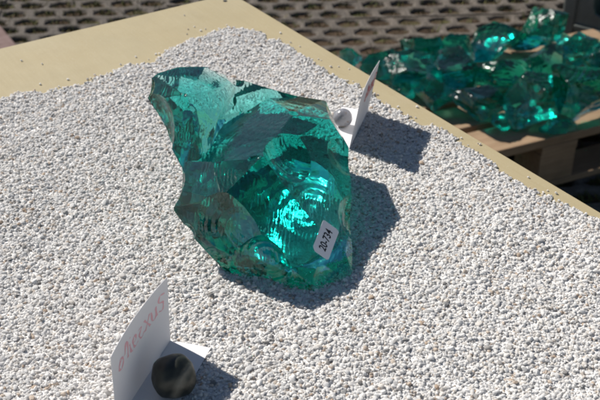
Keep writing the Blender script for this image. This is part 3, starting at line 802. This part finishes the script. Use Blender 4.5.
CH_ = [  # photo x, y of the foot's middle, width, height in photo pixels, label
    (351, 75, 22, 30, 'smallest teal glass chunk, farthest left behind the table edge'),
    (381, 76, 40, 36, 'bright glinting teal glass chunk right behind the rear card tip'),
    (420, 69, 42, 42, 'pointed dark teal glass chunk at the back left of the pallet'),
    (455, 68, 34, 38, 'narrow teal glass chunk between the pointed one and the pale one'),
    (492, 58, 50, 40, 'pale milky teal glass chunk at the back middle of the pallet'),
    (535, 54, 46, 50, 'tall dark teal glass chunk standing highest at the back'),
    (573, 69, 34, 40, 'upright wedge of teal glass in front of the grey crate'),
    (412, 88, 50, 42, 'dark green glass chunk by the table edge in the second row'),
    (457, 92, 44, 44, 'long dark green glass chunk left of the pallet heap centre'),
    (500, 92, 58, 46, 'big dark teal glass chunk in the middle of the heap'),
    (543, 88, 38, 44, 'near-black glass chunk right of the heap centre'),
    (432, 108, 46, 36, 'low dark teal glass chunk touching the table edge'),
    (476, 118, 54, 42, 'broad dark green glass chunk at the front left of the pallet'),
    (527, 122, 48, 54, 'rounded dark teal glass chunk above the bare deck board'),
    (577, 118, 54, 60, 'sparkling teal glass chunk at the front right of the pallet'),
    (600, 82, 36, 46, 'dark teal glass chunk cut off by the right picture edge'),
    (556, 131, 34, 13, 'flat pale green glass piece lying on the front deck board'),
    (624, 100, 46, 56, 'teal glass chunk at the far right end of the pallet'),
    (603, 63, 40, 26, 'low teal glass chunk before the crate, cut off by the right edge'),
    (557, 50, 30, 26, 'low dark glass chunk between the tall chunk and the crate'),
    (437, 77, 18, 18, 'small teal glass splinter between the pointed and the narrow chunk'),
    (514, 73, 20, 18, 'small teal glass splinter below the tall dark chunk'),
    (553, 70, 18, 18, 'small dark glass splinter left of the upright wedge'),
    (500, 128, 22, 16, 'small green glass splinter lying before the broad front chunk'),
    (553, 108, 20, 20, 'small bright glass splinter between the two big front chunks'),
    (400, 97, 26, 20, 'small dark glass splinter just beyond the table edge'),
]
for k, (px, py, wp, hp_, lab) in enumerate(CH_):
    g = at(px, py, PZ); dist = np.linalg.norm(g - CAM); s = dist / F_PX
    wd = wp * s * 1.14; ht = max(.03, hp_ * s / .90 - wd * .18); dp = wd * random.uniform(.75, .95)
    o = link('glass_chunk', shard_mesh(300 + k * 7, wd, dp, ht)); o.location = (g[0], g[1], PZ + .0004); o.rotation_euler.z = random.uniform(-.35, .35)
    tag(o, lab, 'glass chunk', G1)

# ------------------------------------------------------------------ grey plastic crate with glass at the back right
cp = at(563, 48, 0.0)
cr = empty('plastic_crate', (cp[0], cp[1] + .05, 0), R(-38)); tag(cr, 'dark grey plastic stacking crate with oval hand holes holding green glass', 'crate')
CL, CD, CHT, WT = .60, .40, .32, .012
def cbox(name, x, y, z, sx, sy, sz, bev=.003):
    o = link(name, box_mesh(name, sx, sy, sz, M_CRATE, bev), cr); o.location = (x, y, z); return o
def wall_with_hole(name, length, hx0, hx1, hz0, hz1):   # x along, y thickness; a rounded opening
    bm = bmesh.new(); nseg = 24; hole_ = []; rect = []
    cx, cz = (hx0 + hx1) / 2, (hz0 + hz1) / 2; rx, rz = (hx1 - hx0) / 2, (hz1 - hz0) / 2
    for i in range(nseg):
        t = 2 * math.pi * (i + .5) / nseg; c_, s_ = math.cos(t), math.sin(t); k = (abs(c_) ** 5 + abs(s_) ** 5) ** (-.2)
        hole_.append((cx + rx * c_ * k, cz + rz * s_ * k))
        m_ = max(abs(c_), abs(s_)); X_, Z_ = c_ / m_, s_ / m_
        rect.append((length / 2 + X_ * length / 2, CHT / 2 - .001 + Z_ * (CHT / 2 - .004)))
    R_ = [[bm.verts.new((x, y, z)) for x, z in pts] for y, pts in ((0, rect), (0, hole_), (WT, hole_), (WT, rect))]
    for A, B in ((0, 1), (1, 2), (2, 3), (3, 0)):
        for i in range(nseg): bm.faces.new((R_[A][i], R_[A][(i + 1) % nseg], R_[B][(i + 1) % nseg], R_[B][i]))
    bmesh.ops.recalc_face_normals(bm, faces=bm.faces[:])
    return bm_mesh(name, bm, M_CRATE)
wl_m = wall_with_hole('side_wall', CL - .03, .07, CL - .10, .085, .24); ws_m = wall_with_hole('end_wall', CD - .03, .09, CD - .12, .085, .24)
for y, nm in ((.006, 0), (CD - WT - .006, 1)):
    o = link('side_wall', wl_m, cr); o.location = (.015, y, .004)
for x in (.006, CL - WT - .006):
    o = link('end_wall', ws_m, cr); o.location = (x + WT, .015, .004); o.rotation_euler.z = math.pi / 2
for x in (0.016, CL - .016):
    for y in (.016, CD - .016): cbox('corner_post', x, y, .002, .040, .040, CHT - .004, .006)
for z, hh in ((.012, .014), (.058, .010), (.262, .012), (.300, .016)):
    for y in (-.001, CD + .001): cbox('rib', CL / 2, y, z, CL - .082, .016, hh, .002)
    for x in (-.001, CL + .001): cbox('rib', x, CD / 2, z, .016, CD - .082, hh, .002)
cbox('crate_floor', CL / 2, CD / 2, .006, CL - .05, CD - .05, .01, 0)
cM = Matrix.Translation(cr.location) @ Matrix.Rotation(R(-38), 4, 'Z')
for k, (x, y, z, s, lab) in enumerate(((.16, .13, .0165, .19, 'teal glass chunk at the near left inside the grey crate'), (.37, .15, .0165, .20, 'teal glass chunk in the middle of the grey crate'),
                                       (.26, .28, .0165, .17, 'teal glass chunk at the back of the grey crate'))):
    o = link('glass_chunk', shard_mesh(700 + k, s, s * .85, s * 1.25)); o.location = cM @ Vector((x, y, z)); o.rotation_euler.z = k * 1.1
    tag(o, lab, 'glass chunk', 'green glass chunks in the crate')
print('pavers', i_p, 'tris', sum(len(o.data.polygons) for o in scene.objects if o.type == 'MESH'))
